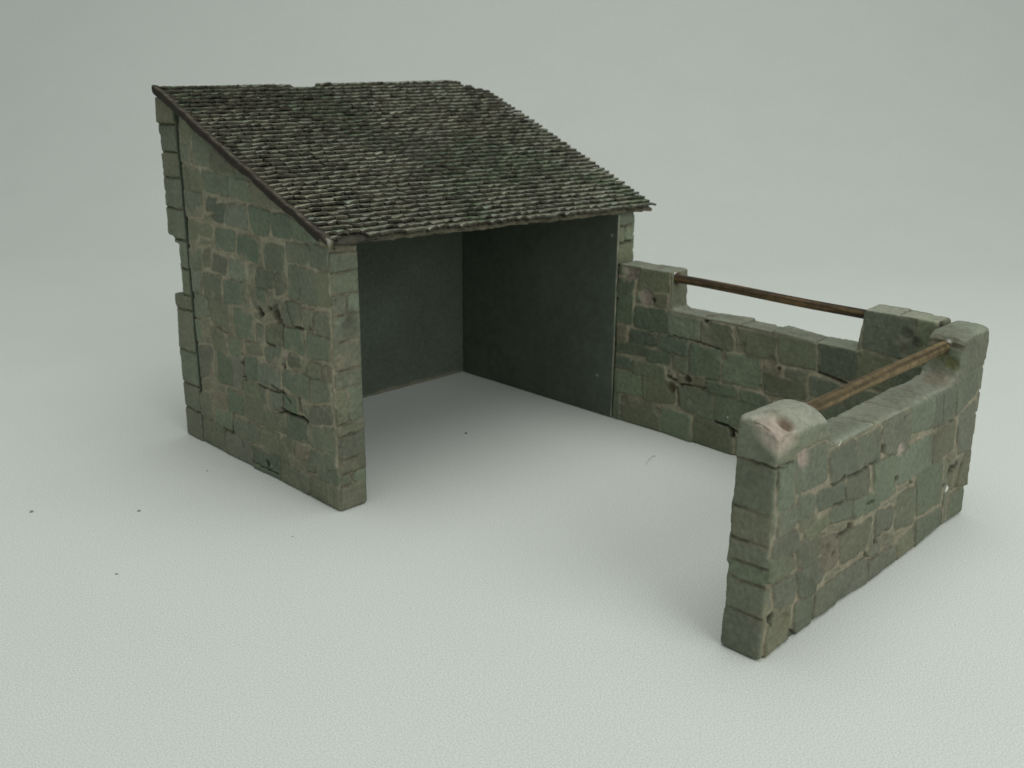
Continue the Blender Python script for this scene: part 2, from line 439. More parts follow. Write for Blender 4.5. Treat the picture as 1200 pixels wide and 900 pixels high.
def prism_bm(profile, axis, lo, hi, bevel=0.09):
    """closed prism: profile polygon in the two other axes, extruded along axis"""
    bm = bmesh.new()
    def P(a, b, c):
        return {0: (c, a, b), 1: (a, c, b), 2: (a, b, c)}[axis]
    A = [bm.verts.new(P(a, b, lo)) for a, b in profile]
    B = [bm.verts.new(P(a, b, hi)) for a, b in profile]
    n = len(profile)
    bm.faces.new(A)
    bm.faces.new(B)
    for i in range(n):
        bm.faces.new((A[i], A[(i + 1) % n], B[(i + 1) % n], B[i]))
    bmesh.ops.recalc_face_normals(bm, faces=bm.faces[:])
    if bevel:
        bmesh.ops.bevel(bm, geom=bm.edges[:], offset=bevel, segments=3, profile=.5, affect='EDGES', clamp_overlap=True)
    return bm


def voxel_arrays(bms, voxel):
    """union of closed shapes, remeshed to an even quad skin -> verts, normals, quads"""
    me = bpy.data.meshes.new('work')
    bm = bmesh.new()
    for b in bms:
        t = bpy.data.meshes.new('work_piece')
        b.to_mesh(t)
        b.free()
        bm.from_mesh(t)
        bpy.data.meshes.remove(t)
    bm.to_mesh(me)
    bm.free()
    ob = bpy.data.objects.new('work', me)
    coll.objects.link(ob)
    md = ob.modifiers.new('remesh', 'REMESH')
    md.mode = 'VOXEL'
    md.voxel_size = voxel
    dg = bpy.context.evaluated_depsgraph_get()
    em = bpy.data.meshes.new_from_object(ob.evaluated_get(dg))
    n = len(em.vertices)
    V = np.empty(n * 3)
    em.vertices.foreach_get('co', V)
    N = np.empty(n * 3)
    em.vertex_normals.foreach_get('vector', N)
    Q = np.empty(len(em.loops), dtype=np.int64)
    em.loops.foreach_get('vertex_index', Q)
    Q = Q.reshape(-1, 4)
    bpy.data.objects.remove(ob)
    bpy.data.meshes.remove(me)
    bpy.data.meshes.remove(em)
    return V.reshape(-1, 3), N.reshape(-1, 3), Q


def mesh_object(name, V, F, mat, parent=None, col=None, smooth=True):
    """V in cm; F quads array or list of faces; col per-vertex linear colour"""
    me = bpy.data.meshes.new(name)
    V = np.asarray(V, dtype=float) * CM
    if isinstance(F, np.ndarray):
        k = F.shape[1]
        me.vertices.add(len(V))
        me.vertices.foreach_set('co', V.ravel())
        me.loops.add(F.size)
        me.loops.foreach_set('vertex_index', F.ravel().astype(np.int32))
        me.polygons.add(len(F))
        me.polygons.foreach_set('loop_start', (np.arange(len(F)) * k).astype(np.int32))
        me.update(calc_edges=True)
        me.validate()
    else:
        me.from_pydata([tuple(v) for v in V], [], F)
        me.update()
    me.polygons.foreach_set('use_smooth', np.full(len(me.polygons), smooth))
    if col is not None:
        at = me.color_attributes.new('Col', 'FLOAT_COLOR', 'POINT')
        c = np.ones((len(V), 4))
        c[:, :3] = np.clip(col, 0, 1)
        at.data.foreach_set('color', c.ravel())
    me.materials.append(mat)
    ob = bpy.data.objects.new(name, me)
    coll.objects.link(ob)
    if parent is not None:
        ob.parent = parent
        ob.matrix_parent_inverse = parent.matrix_basis.inverted()
    return ob


def split_part(V, F, C, mask):
    f = F[mask]
    ids, inv = np.unique(f.ravel(), return_inverse=True)
    return V[ids], inv.reshape(f.shape), C[ids]


def empty(name, loc, label, cat, group=None):
    o = bpy.data.objects.new(name, None)
    o.empty_display_size = 0.01
    o.location = [c * CM for c in loc]
    coll.objects.link(o)
    o['label'] = label
    o['category'] = cat
    if group:
        o['group'] = group
    return o


# ---------------------------------------------------------------- materials
def nodes_of(m):
    m.use_nodes = True
    nt = m.node_tree
    return nt, nt.nodes, nt.links, nt.nodes['Principled BSDF']


def painted_material(name, rough, grain_scale, grain_amt, bump_dist, spec=0.3, streak=None):
    """paint on cast plaster: pigment from the mesh's own colour layer, mottled by noise, with fine surface grain"""
    m = bpy.data.materials.new(name)
    nt, N, L, B = nodes_of(m)
    at = N.new('ShaderNodeAttribute')
    at.attribute_name = 'Col'
    tc = N.new('ShaderNodeTexCoord')
    src = tc.outputs['Object']
    if streak:
        mp = N.new('ShaderNodeMapping')
        mp.inputs['Scale'].default_value = streak
        L.new(src, mp.inputs['Vector'])
        src = mp.outputs['Vector']
    n1 = N.new('ShaderNodeTexNoise')
    n1.inputs['Scale'].default_value = grain_scale
    n1.inputs['Detail'].default_value = 5
    n1.inputs['Roughness'].default_value = .62
    L.new(src, n1.inputs['Vector'])
    mr = N.new('ShaderNodeMapRange')
    mr.inputs['From Min'].default_value = .3
    mr.inputs['From Max'].default_value = .7
    mr.inputs['To Min'].default_value = 1 - grain_amt
    mr.inputs['To Max'].default_value = 1 + grain_amt
    L.new(n1.outputs['Fac'], mr.inputs['Value'])
    mx = N.new('ShaderNodeMix')
    mx.data_type = 'RGBA'
    mx.blend_type = 'MULTIPLY'
    mx.inputs[0].default_value = 1
    L.new(at.outputs['Color'], mx.inputs[6])
    L.new(mr.outputs['Result'], mx.inputs[7])
    L.new(mx.outputs[2], B.inputs['Base Color'])
    n2 = N.new('ShaderNodeTexNoise')
    n2.inputs['Scale'].default_value = grain_scale * 2.2
    n2.inputs['Detail'].default_value = 4
    L.new(src, n2.inputs['Vector'])
    bp = N.new('ShaderNodeBump')
    bp.inputs['Strength'].default_value = .6
    bp.inputs['Distance'].default_value = bump_dist
    L.new(n2.outputs['Fac'], bp.inputs['Height'])
    L.new(bp.outputs['Normal'], B.inputs['Normal'])
    B.inputs['Roughness'].default_value = rough
    B.inputs['Specular IOR Level'].default_value = spec
    return m


M_STONE = painted_material('painted_stone', .8, 900, .2, .00022, .25)
M_PANEL = painted_material('painted_panel', .75, 350, .14, .00012, .25)
M_SLATE = painted_material('painted_slate', .72, 1300, .3, .00022, .3)
M_WOOD = painted_material('stained_wood', .62, 500, .4, .0002, .3, streak=(1, 1, 1))
M_CRUMB = painted_material('dark_grit', .8, 2000, .2, .0001)

paper = bpy.data.materials.new('white_paper')
nt, N, L, B = nodes_of(paper)
tc = N.new('ShaderNodeTexCoord')
n1 = N.new('ShaderNodeTexNoise')
n1.inputs['Scale'].default_value = 3300
n1.inputs['Detail'].default_value = 4
n2 = N.new('ShaderNodeTexNoise')
n2.inputs['Scale'].default_value = 22
n2.inputs['Detail'].default_value = 3
for n in (n1, n2):
    L.new(tc.outputs['Object'], n.inputs['Vector'])
cr = N.new('ShaderNodeValToRGB')
cr.color_ramp.elements[0].position = .36
cr.color_ramp.elements[0].color = (PAPER[0] * .84, PAPER[1] * .84, PAPER[2] * .84, 1)
cr.color_ramp.elements[1].position = .64
cr.color_ramp.elements[1].color = (PAPER[0] * 1.13, PAPER[1] * 1.13, PAPER[2] * 1.13, 1)
L.new(n1.outputs['Fac'], cr.inputs['Fac'])
mr = N.new('ShaderNodeMapRange')
mr.inputs['From Min'].default_value = .3
mr.inputs['From Max'].default_value = .7
mr.inputs['To Min'].default_value = .988
mr.inputs['To Max'].default_value = 1.008
L.new(n2.outputs['Fac'], mr.inputs['Value'])
mx = N.new('ShaderNodeMix')
mx.data_type = 'RGBA'
mx.blend_type = 'MULTIPLY'
mx.inputs[0].default_value = 1
L.new(cr.outputs['Color'], mx.inputs[6])
L.new(mr.outputs['Result'], mx.inputs[7])
L.new(mx.outputs[2], B.inputs['Base Color'])
bp = N.new('ShaderNodeBump')
bp.inputs['Strength'].default_value = .5
bp.inputs['Distance'].default_value = .00001
L.new(n1.outputs['Fac'], bp.inputs['Height'])
L.new(bp.outputs['Normal'], B.inputs['Normal'])
B.inputs['Roughness'].default_value = .9
B.inputs['Specular IOR Level'].default_value = .2

# ---------------------------------------------------------------- stonework
def tone(k):
    b = STONE * (1 + rng.normal(0, .075)) * (1 + rng.normal(0, .018, 3))
    if k == 'b':
        b = b * np.array((.90, 1.0, .96))
    elif k == 'd':
        b = b * np.array((.74, .78, .78))
    elif k == 'l':
        b = b * np.array((1.1, 1.16, 1.13))
    elif k == 'p':
        b = MORTAR * .95
    else:
        if rng.random() < .35:
            b = b * np.array((1.05, 1.01, .94))
    return b


def pit_colour(k):
    return {'k': np.array((.012, .011, .008)), 'd': np.array((.06, .055, .038)), 'r': np.array((.105, .075, .048)),
            'p': MORTAR * 1.02, 'q': CHIP, 'c': np.array((.375, .32, .265)), 'w': np.array((.75, .75, .7)), 'l': STONE * 1.3, 'm': np.array((.15, .155, .07)), 'e': np.array((.07, .072, .052))}[k]


class Face:
    def __init__(self, axis, sign, stones=None, cracks=(), pits=(), plain=None, depth=.06, warp=.04, patch=1.0, tint=1.0, wash=.72, joint=1.12, grow=.042):
        self.grow = grow
        self.wash, self.joint = wash, joint
        self.axis, self.sign = axis, sign
        self.keep = [a for a in (0, 1, 2) if a != axis]
        self.cracks, self.pits, self.plain, self.depth, self.warp, self.patch = cracks, pits, plain, depth, warp, patch
        if stones is not None:
            S = []
            for s in stones:
                q = np.array(s[:8], float).reshape(4, 2)
                area = sum(q[i][0] * q[(i + 1) % 4][1] - q[(i + 1) % 4][0] * q[i][1] for i in range(4))
                if area < 0:
                    q = q[::-1]
                S.append((q, s[8]))
            self.quads = S
            self.tones = [tone(k) * tint for _, k in S]
            self.off = rng.normal(0, .018, len(S))
            self.tilt = rng.normal(0, .028, (len(S), 2))

    def evaluate(self, P):
        n = len(P)
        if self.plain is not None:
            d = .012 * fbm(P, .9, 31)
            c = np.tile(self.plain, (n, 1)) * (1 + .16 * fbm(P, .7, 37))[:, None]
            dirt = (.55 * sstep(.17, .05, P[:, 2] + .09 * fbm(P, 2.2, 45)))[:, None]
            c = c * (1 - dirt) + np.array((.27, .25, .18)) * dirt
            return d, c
        p = P[:, self.keep].copy()
        p[:, 0] += self.warp * fbm(P, 2.6, 3) + .015 * vnoise(P, 9, 5)
        p[:, 1] += self.warp * fbm(P, 2.6, 11) + .015 * vnoise(P, 9, 13)
        best = np.full(n, -9.0)
        idx = np.zeros(n, int)
        for i, (q, _) in enumerate(self.quads):
            lo, hi = q.min(0) - .3, q.max(0) + .3
            m = np.nonzero((p[:, 0] > lo[0]) & (p[:, 0] < hi[0]) & (p[:, 1] > lo[1]) & (p[:, 1] < hi[1]))[0]
            if len(m) == 0:
                continue
            pp = p[m]
            acc = 0
            for j in range(4):
                a, b = q[j], q[(j + 1) % 4]
                e = b - a
                ln = math.hypot(*e) + 1e-9
                dist = (e[0] * (pp[:, 1] - a[1]) - e[1] * (pp[:, 0] - a[0])) / ln
                acc = acc + np.exp(-22 * np.clip(dist, -.6, 1.5))
            dd = -np.log(acc) / 22 + self.grow
            up = dd > best[m]
            best[m[up]] = dd[up]
            idx[m[up]] = i
        T = np.array(self.tones)
        fill = fbm(P, 1.1, 51)                       # where mortar has been smeared flush
        filler = sstep(.05, .10, -best)               # rubble packing between the larger blocks
        inside = np.maximum(sstep(-.015, .05, best), .7 * filler)
        h = inside
        cen = np.array([q.mean(0) for q, _ in self.quads])
        rel = p - cen[idx]
        hs = .8 * self.off[idx] + (self.tilt[idx] * rel).sum(1) + .012 * fbm(P, 3.5, 61) + .012 * fbm(P, 11, 67)
        depth = self.depth * (1 - .55 * sstep(-.1, .5, fill))
        d = h * hs - (1 - h) * depth + (1 - h) * .012 * fbm(P, 8, 71)
        mort = MORTAR * self.joint * (1 + .16 * fbm(P, 4, 73))[:, None]
        stone = T[idx] * (1 + .13 * fbm(P, 2.2, 79) + .07 * fbm(P, 9, 83))[:, None]
        # mortar-coloured smears over the stone edges and dry-brushed wear
        smear = sstep(.34, .66, fbm(P, 2.3, 91, 4) + .42 * (1 - sstep(.0, .16, best))) * .75 * self.patch
        stone = stone * (1 - smear[:, None]) + mort * .84 * smear[:, None]
        grime = sstep(.2, .6, fbm(P, .8, 97)) * .3
        stone = stone * (1 - grime[:, None]) + np.array((.085, .082, .058)) * grime[:, None]
        ci = sstep(-.004, .024, best + .014 * fbm(P, 7, 99) - .012 * sstep(-.2, .4, fbm(P, 1.9, 101)))
        ci = np.maximum(ci, .78 * filler)[:, None]
        # a thin dark wash line where the wash has settled in some joints
        wash = np.exp(-((best - .01) / .02) ** 2) * sstep(-.3, .15, fbm(P, 1.3, 103)) * self.wash
        c = mort * (1 - ci) + stone * ci
        c = c * (1 - wash[:, None]) + np.array((.05, .045, .03)) * wash[:, None]
        q2 = P[:, self.keep] + .02 * np.stack([vnoise(P, 7, 107), vnoise(P, 7, 109)], 1)
        for pts, w, dep in self.cracks:
            dist = np.full(n, 9.0)
            for a, b in zip(pts[:-1], pts[1:]):
                a, b = np.array(a), np.array(b)
                ab = b - a
                t = np.clip(((q2 - a) @ ab) / (ab @ ab + 1e-9), 0, 1)
                dist = np.minimum(dist, np.linalg.norm(q2 - (a + t[:, None] * ab), axis=1))
            g = (1 - sstep(.25 * w, .8 * w, dist)) * (.55 + .45 * sstep(-.3, .3, fbm(P, 2.5, 119)))
            d = d - g * dep
            gg = (g * .8)[:, None]
            c = c * (1 - gg) + np.array((.022, .019, .013)) * gg
        for ctr, r, dep, k in self.pits:
            v = q2 - np.array(ctr)
            rr = np.linalg.norm(v, axis=1) * (1 + .3 * fbm(P, 3.2, 113))
            g = 1 - sstep(.45 * r, 1.05 * r, rr)
            d = d - g * dep * (1 + .3 * fbm(P, 6, 127))
            gg = (g * (.42 if k in 'pe' else .9))[:, None]
            c = c * (1 - gg) + pit_colour(k) * (1 + .25 * fbm(P, 7, 131))[:, None] * gg
        return d, c


def stone_skin(bms, faces, voxel=.04, chips=(), shape=None):
    V, Nn, F = voxel_arrays(bms, voxel)
    D = np.zeros(len(V))
    C = np.zeros((len(V), 3))
    W = np.zeros(len(V)) + 1e-6
    C += 1e-6 * STONE
    for f in faces:
        w = np.clip(Nn[:, f.axis] * f.sign, 0, 1) ** 5
        m = w > 1e-3
        if not m.any():
            continue
        d, c = f.evaluate(V[m])
        D[m] += w[m] * d
        C[m] += w[m][:, None] * c
        W[m] += w[m]
    D /= W
    C /= W[:, None]
    low = W < 1e-3
    C[low] = STONE * .8
    for ctr, r, dep, k in chips:
        rr = np.linalg.norm(V - np.array(ctr), axis=1) * (1 + .28 * fbm(V, 2.5, 141))
        g = 1 - sstep(.4 * r, 1.05 * r, rr)
        D -= g * dep * (1 + .3 * fbm(V, 3, 151) + .12 * fbm(V, 9, 155))
        gg = (g * .95)[:, None]
        pc = pit_colour(k) * (1 + .22 * fbm(V, 4.5, 153))[:, None]
        if k == 'q':
            sp = sstep(.12, .4, fbm(V, 3.0, 157))[:, None] * .8
            pc = pc * (1 - sp) + np.array((.15, .118, .082)) * sp
        C = C * (1 - gg) + pc * gg
    V2 = V + Nn * D[:, None]
    if shape is not None:
        V2 = shape(V2)
    V2[:, 2] = np.maximum(V2[:, 2], 0.002)
    return V2, F, C


def courses(zs, a0, a1, split=()):
    """stones of an end face: one block per course, some split in two"""
    out = []
    zs = sorted(zs)
    for i, (z0, z1) in enumerate(zip(zs[:-1], zs[1:])):
        g = .045
        if i in split:
            m = a0 + (a1 - a0) * (.42 + .2 * random.random())
            out.append((a0 - .3, z0 + g, m - .04, z0 + g, m - .04, z1 - g, a0 - .3, z1 - g, 'n'))
            out.append((m + .04, z0 + g, a1 + .3, z0 + g, a1 + .3, z1 - g, m + .04, z1 - g, 'l'))
        else:
            out.append((a0 - .3, z0 + g, a1 + .3, z0 + g, a1 + .3, z1 - g, a0 - .3, z1 - g, 'n'))
    return out


def ashlar(a0, a1, b0, b1, r):
    """random coursed rubble for faces the photo does not show"""
    out = []
    z = b0
    while z < b1:
        h = r.uniform(.38, .85)
        x = a0 - r.uniform(0, .6)
        while x < a1:
            w = r.uniform(.5, 1.25)
            g = .045
            out.append((x + g, z + g, x + w - g, z + g, x + w - g, z + h - g, x + g, z + h - g, r.choice('nnnbdl')))
            x += w
        z += h
    return out


def tops(breaks, t0, t1, along):
    """coping stones seen from above: breaks along the wall; along = 0 if the wall runs in x, 1 if it runs in y"""
    out = []
    for a, b in zip(breaks[:-1], breaks[1:]):
        a, b = a + .03, b - .03
        if along == 0:
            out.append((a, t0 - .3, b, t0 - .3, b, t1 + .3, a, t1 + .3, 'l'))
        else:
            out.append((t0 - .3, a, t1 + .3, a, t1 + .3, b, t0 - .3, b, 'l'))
    return out


R = random.Random(3)

R0 = random.Random(23)
# ---------------------------------------------------------------- the shed
shed = empty('stone_shed', (5.7, 4, 0), 'tall open-fronted stone lean-to shed with a sloping mossy slate roof and dark inside', 'shed')


def roof_z(x, y):
    u = (x + .3) / 12.3
    v = (y + .39) / 8.14
    zf = 7.02 + (6.79 - 7.02) * u
    zb = 10.22 + (10.42 - 10.22) * u
    return zf + (zb - zf) * v - .035 * math.sin(math.pi * min(max(v, 0), 1))


# left side wall: outer face traced stone by stone
prof = [(0, 0), (7.06, 0), (7.06, 1.45), (6.9, 1.75), (6.86, roof_z(0, 6.9) - .25), (0, roof_z(0, 0) - .25)]
V, F, C = stone_skin([prism_bm(prof, 0, 0, .87)],
                     [Face(0, -1, STONES_SIDE, CRACK_SIDE, PIT_SIDE, wash=.4, joint=1.5, patch=.8),
                      Face(1, -1, courses(COURSE_SIDE, 0, .87, (1, 5, 9)), tint=.82, joint=1.0, pits=[((.5, 4.7), .34, .02, 'e'), ((.6, 5.0), .25, .02, 'e'), ((.45, 4.85), .2, .02, 'e'), ((.5, 3.45), .16, .03, 'p'), ((.42, 2.72), .13, .03, 'p'), ((.5, 1.2), .2, .02, 'p')] + [((.06 + .1 * R0.random(), z), .05 + .07 * R0.random(), .01 + .025 * R0.random(), R0.choice('ppep')) for z in np.arange(.7, 6.2, .17)]),  # end face tint darkened in the colour to offset light from the front lamp
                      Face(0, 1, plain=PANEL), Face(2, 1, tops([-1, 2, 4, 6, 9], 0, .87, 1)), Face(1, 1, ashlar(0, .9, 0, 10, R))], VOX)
mesh_object('side_wall', V, F, M_STONE, shed, C)

# back wall, its left end broken away halfway up
zt = lambda x: roof_z(x, 7.55) - .29
inner = [(.03, 0), (11.4, 0), (11.4, zt(11.4)), (.03, zt(0))]
outer = [(.02, 0), (11.4, 0), (11.4, zt(11.4) + .1), (.0, zt(0) + .12), (0, 5.95), (.3, 5.75), (.42, 5.35), (.36, 4.6), (.32, 4.42), (.0, 4.40)]
outer2 = [(.02, 0), (11.4, 0), (11.4, zt(11.4) + .1), (.0, zt(0) + .12), (0, 6.25), (.0, 6.15), (.5, 5.9), (.5, 4.55), (.42, 4.42), (.0, 4.42)]
V, F, C = stone_skin([prism_bm(inner, 1, 7.03, 7.5, .03), prism_bm(outer, 1, 7.3, 7.68, .03), prism_bm(outer2, 1, 7.55, 8.0, .07)],
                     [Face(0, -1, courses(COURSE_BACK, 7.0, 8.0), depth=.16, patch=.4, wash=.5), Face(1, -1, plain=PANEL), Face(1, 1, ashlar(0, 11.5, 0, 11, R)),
                      Face(0, 1, ashlar(7, 8.1, 0, 11, R)), Face(2, 1, tops([-1, 3, 6, 9, 13], 7, 8, 0))], VOX * 1.15)
mesh_object('back_wall', V, F, M_STONE, shed, C)

# right side wall and the thin flat panel lining it
prof = [(-.06, 0), (6.99, 0), (6.99, roof_z(11, 6.9) - .25), (-.06, roof_z(11, 0) - .25)]
endst = []
zs = [0, .8, 1.7, 2.4, 3.2, 4.13, 4.95, 5.66, 6.16, 6.9]
endst = courses(zs, 10.62, 11.42, (7,))
V, F, C = stone_skin([prism_bm(prof, 0, 10.63, 11.43)],
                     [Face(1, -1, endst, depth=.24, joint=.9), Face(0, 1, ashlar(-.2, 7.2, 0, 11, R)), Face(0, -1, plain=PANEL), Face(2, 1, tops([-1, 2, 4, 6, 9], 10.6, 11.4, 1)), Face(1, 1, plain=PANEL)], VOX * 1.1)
mesh_object('side_wall', V, F, M_STONE, shed, C)
prof = [(-.1, 0.004), (7.02, 0.004), (7.02, roof_z(10.6, 7.0) - .4), (-.1, roof_z(10.6, 0) - .4)]
V, Nn, F = voxel_arrays([prism_bm(prof, 0, 10.555, 10.625, .012)], .035)
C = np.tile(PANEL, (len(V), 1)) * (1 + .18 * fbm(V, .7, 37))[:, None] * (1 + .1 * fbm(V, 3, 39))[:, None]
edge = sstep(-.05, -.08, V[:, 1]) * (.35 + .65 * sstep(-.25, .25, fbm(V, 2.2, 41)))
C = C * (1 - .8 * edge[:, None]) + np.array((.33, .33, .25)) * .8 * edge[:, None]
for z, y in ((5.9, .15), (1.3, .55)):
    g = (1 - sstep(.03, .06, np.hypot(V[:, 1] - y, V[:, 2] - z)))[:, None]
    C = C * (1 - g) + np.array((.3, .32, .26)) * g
V = V + Nn * (.012 * fbm(V, .8, 43))[:, None]
mesh_object('inner_panel', V, F, M_PANEL, shed, C)

# roof slab
def slab_bm(x0, x1, y0, y1, top, bot, bevel):
    bm = bmesh.new()
    q = [(x0, y0), (x1 + .12, y0), (x1, y1), (x0, y1)]
    A = [bm.verts.new((x, y, roof_z(x, y) - bot)) for x, y in q]
    T = [bm.verts.new((x, y, roof_z(x, y) - top)) for x, y in q]
    bm.faces.new(A)
    bm.faces.new(T)
    for i in range(4):
        bm.faces.new((A[i], A[(i + 1) % 4], T[(i + 1) % 4], T[i]))
    bmesh.ops.recalc_face_normals(bm, faces=bm.faces[:])
    bmesh.ops.bevel(bm, geom=bm.edges[:], offset=bevel, segments=2, affect='EDGES')
    return bm


V, Nn, F = voxel_arrays([slab_bm(-.1, 11.8, -.3, 7.84, .125, .285, .04)], .06)
vv = np.clip((V[:, 1] + .39) / 8.14, 0, 1)
V[:, 2] += -.035 * np.sin(np.pi * vv) + np.where(Nn[:, 2] > .3, .085 * sstep(7.35, 7.6, V[:, 1]) * (1 - 2.2 * sstep(4.25, 4.4, V[:, 0]) * (1 - sstep(5.05, 5.2, V[:, 0]))), 0)
V[:, 2] -= np.where(Nn[:, 2] > .0, .3 * np.clip(V[:, 0] - 10.8, 0, 1.1) * np.clip((V[:, 1] - 6.9) / .75, 0, 1.1), 0)
lump = fbm(V, 2.4, 201) * .05 + fbm(V, 7, 203) * .03
front = sstep(-.1, -.25, V[:, 1])
V = V + Nn * (lump * (.4 + .9 * front))[:, None]
C = np.tile(np.array((.046, .045, .033)), (len(V), 1)) * (1 + .3 * fbm(V, 3, 207))[:, None]
fr = (front * sstep(.8, 2.2, V[:, 0]) * (.75 + .25 * fbm(V, 2.5, 211)))[:, None]
C = C * (1 - fr) + np.array((.115, .108, .072)) * (1 + .35 * fbm(V, 5, 213))[:, None] * fr
roof = mesh_object('roof', V, F, M_STONE, shed, C)

# left verge: dark brown edge strip
n = 90
pts, cols, faces_ = [], [], []
for i in range(n + 1):
    t = i / n
    y = -.43 + t * 8.3
    xl = -.34 + .22 * t + .012 * math.sin(i * .9) + R.uniform(-.006, .006)
    zt_ = roof_z(xl, y) + .005 + .012 * math.sin(i * .55) + R.uniform(-.008, .008)
    th = .25 + .025 * math.sin(i * .31)
    ring = [(xl + .20, y, zt_ - .02), (xl + .06, y, zt_), (xl + .01, y, zt_ - .03), (xl, y, zt_ - .1), (xl + .015, y, zt_ - th + .05), (xl + .07, y, zt_ - th), (xl + .24, y, zt_ - th)]
    pts += ring
    for k in range(len(ring)):
        b = np.array((.03, .025, .018)) * (1 + R.uniform(-.2, .2))
        if k == 1:
            b = np.array((.09, .082, .06)) * R.uniform(.5, 1.3)
        if i <= 2 and k <= 2:
            b = np.array((.3, .3, .26)) if (k == 1 and i == 0) else np.array((.06, .055, .04))
        if i <= 3 and k in (4, 5):
            b = np.array((.2, .2, .12))
        cols.append(b)
    if i:
        o = (i - 1) * 7
        for k in range(7):
            k2 = (k + 1) % 7
            faces_.append((o + k, o + k2, o + 7 + k2, o + 7 + k))
faces_.append(tuple(range(6, -1, -1)))
faces_.append(tuple(n * 7 + k for k in range(7)))
mesh_object('verge_strip', np.array(pts), faces_, M_STONE, roof, np.array(cols))

# slates: rows of thin overlapping plates, each a little different
TV, TF, TC = [], [], []
ROWS = 39
SP = 8.2 / ROWS


def slate(x0, x1, row, r):
    y_low = -.42 + row * SP + r.uniform(-.014, .014)
    ln = SP * 1.55
    lift = r.uniform(.06, .088)
    th = r.uniform(.06, .08)
    tilt = r.uniform(-.012, .024)
    nx, ny = 5, 4
    xm = (x0 + x1) / 2
    w = x1 - x0
    # pigment: broad mossy and brown patches plus a tone per slate
    P = np.array([[xm, y_low, 0.]])
    m1 = float(fbm(P, .42, 305)[0])
    m2 = float(fbm(P, .45, 311)[0])
    m3 = float(fbm(P, 1.3, 317)[0])
    base = SLATE * r.uniform(.78, 1.2) * np.array((1 + r.uniform(-.06, .08), 1 + r.uniform(-.03, .05), 1 + r.uniform(-.15, .06)))
    if m1 > .02:
        k = min(1, (m1 - .02) * 6)
        base = base * (1 - k) + SLATE * np.array((.55, .92, .58)) * r.uniform(.65, 1.05) * k
    if m2 > .2:
        k = min(1, (m2 - .2) * 3)
        base = base * (1 - k) + SLATE * np.array((1.0, .86, .74)) * r.uniform(.6, 1) * k
    if m3 > .35 and r.random() < .5:
        base = SLATE * np.array((1.15, 1.4, 1.35)) * r.uniform(.9, 1.2)
    m4 = float(fbm(P, .6, 331)[0])
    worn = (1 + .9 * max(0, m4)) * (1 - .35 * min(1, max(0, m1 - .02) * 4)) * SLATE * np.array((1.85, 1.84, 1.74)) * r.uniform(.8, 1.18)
    o = len(TV)
    skew = r.uniform(-.03, .03)
    bow = r.uniform(.015, .05)
    jx = [r.uniform(-.012, .012) for _ in range(nx)]
    jl = [r.uniform(-.016, .012) for _ in range(nx)]
    for j in range(ny):
        t = j / (ny - 1)
        for i in range(nx):
            u = i / (nx - 1)
            x = x0 + w * u + jx[i] * (1 - t)
            edge = abs(2 * u - 1)
            y = y_low + ln * t + (1 - t) * (jl[i] + skew * (u - .5) * 2 + .05 * edge ** 3 * (1 if row > 1 else .3))
            z = roof_z(x, y) - .055 - .26 * min(1.1, max(0, x - 10.8)) * min(1.1, max(0, (y - 6.9) / .75)) + (r.uniform(-.012, .02) if row >= ROWS - 1 else 0) + lift * (1 - t) - .03 * t + tilt * (u - .5) * 2 * (1 - t) + bow * (1 - edge ** 2) * (1 - t) + r.uniform(-.005, .005)
            TV.append((x, y, z))
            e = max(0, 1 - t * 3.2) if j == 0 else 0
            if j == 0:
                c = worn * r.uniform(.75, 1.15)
            elif j == 1:
                c = base * .8 + worn * .2
            else:
                c = base * .85
            TC.append(c)
    for j in range(ny - 1):
        for i in range(nx - 1):
            a = o + j * nx + i
            TF.append((a, a + 1, a + nx + 1, a + nx))
    # butt and sides: dark wash plus shade of the gaps put into the colour
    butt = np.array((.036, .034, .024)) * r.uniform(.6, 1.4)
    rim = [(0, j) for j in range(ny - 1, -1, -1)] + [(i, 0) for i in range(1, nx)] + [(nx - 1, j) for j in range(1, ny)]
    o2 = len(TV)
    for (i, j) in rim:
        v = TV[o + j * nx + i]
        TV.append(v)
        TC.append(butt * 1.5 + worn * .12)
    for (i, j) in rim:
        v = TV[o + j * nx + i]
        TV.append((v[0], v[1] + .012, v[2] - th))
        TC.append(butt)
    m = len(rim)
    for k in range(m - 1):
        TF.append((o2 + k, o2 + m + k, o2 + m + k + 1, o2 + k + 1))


rs = random.Random(11)
for row in range(ROWS):
    v = row / ROWS
    xl = -.2 + .2 * v
    xr = 11.99 - .14 * v + .10 * math.sin(math.pi * v) + rs.uniform(-.03, .03)
    if row == ROWS - 1:
        xr -= .75
    elif row == ROWS - 2:
        xr -= .3
    x = xl - rs.uniform(0, .2)
    while x < xr - .12:
        w = rs.uniform(.28, .46)
        a, b = max(x, xl), min(x + w, xr)
        if xr - b < .26:
            b = xr
        skip = (row >= ROWS - 1 and 4.3 < (a + b) / 2 < 5.15) or (row == 0 and .05 < (a + b) / 2 < .75)
        if not skip and b - a > .1:
            slate(a + .012, b - .02, row, rs)
        x = b
# ragged top course standing slightly proud of the ridge
mesh_object('slate_covering', np.array(TV), TF, M_SLATE, roof, np.array(TC), smooth=False)


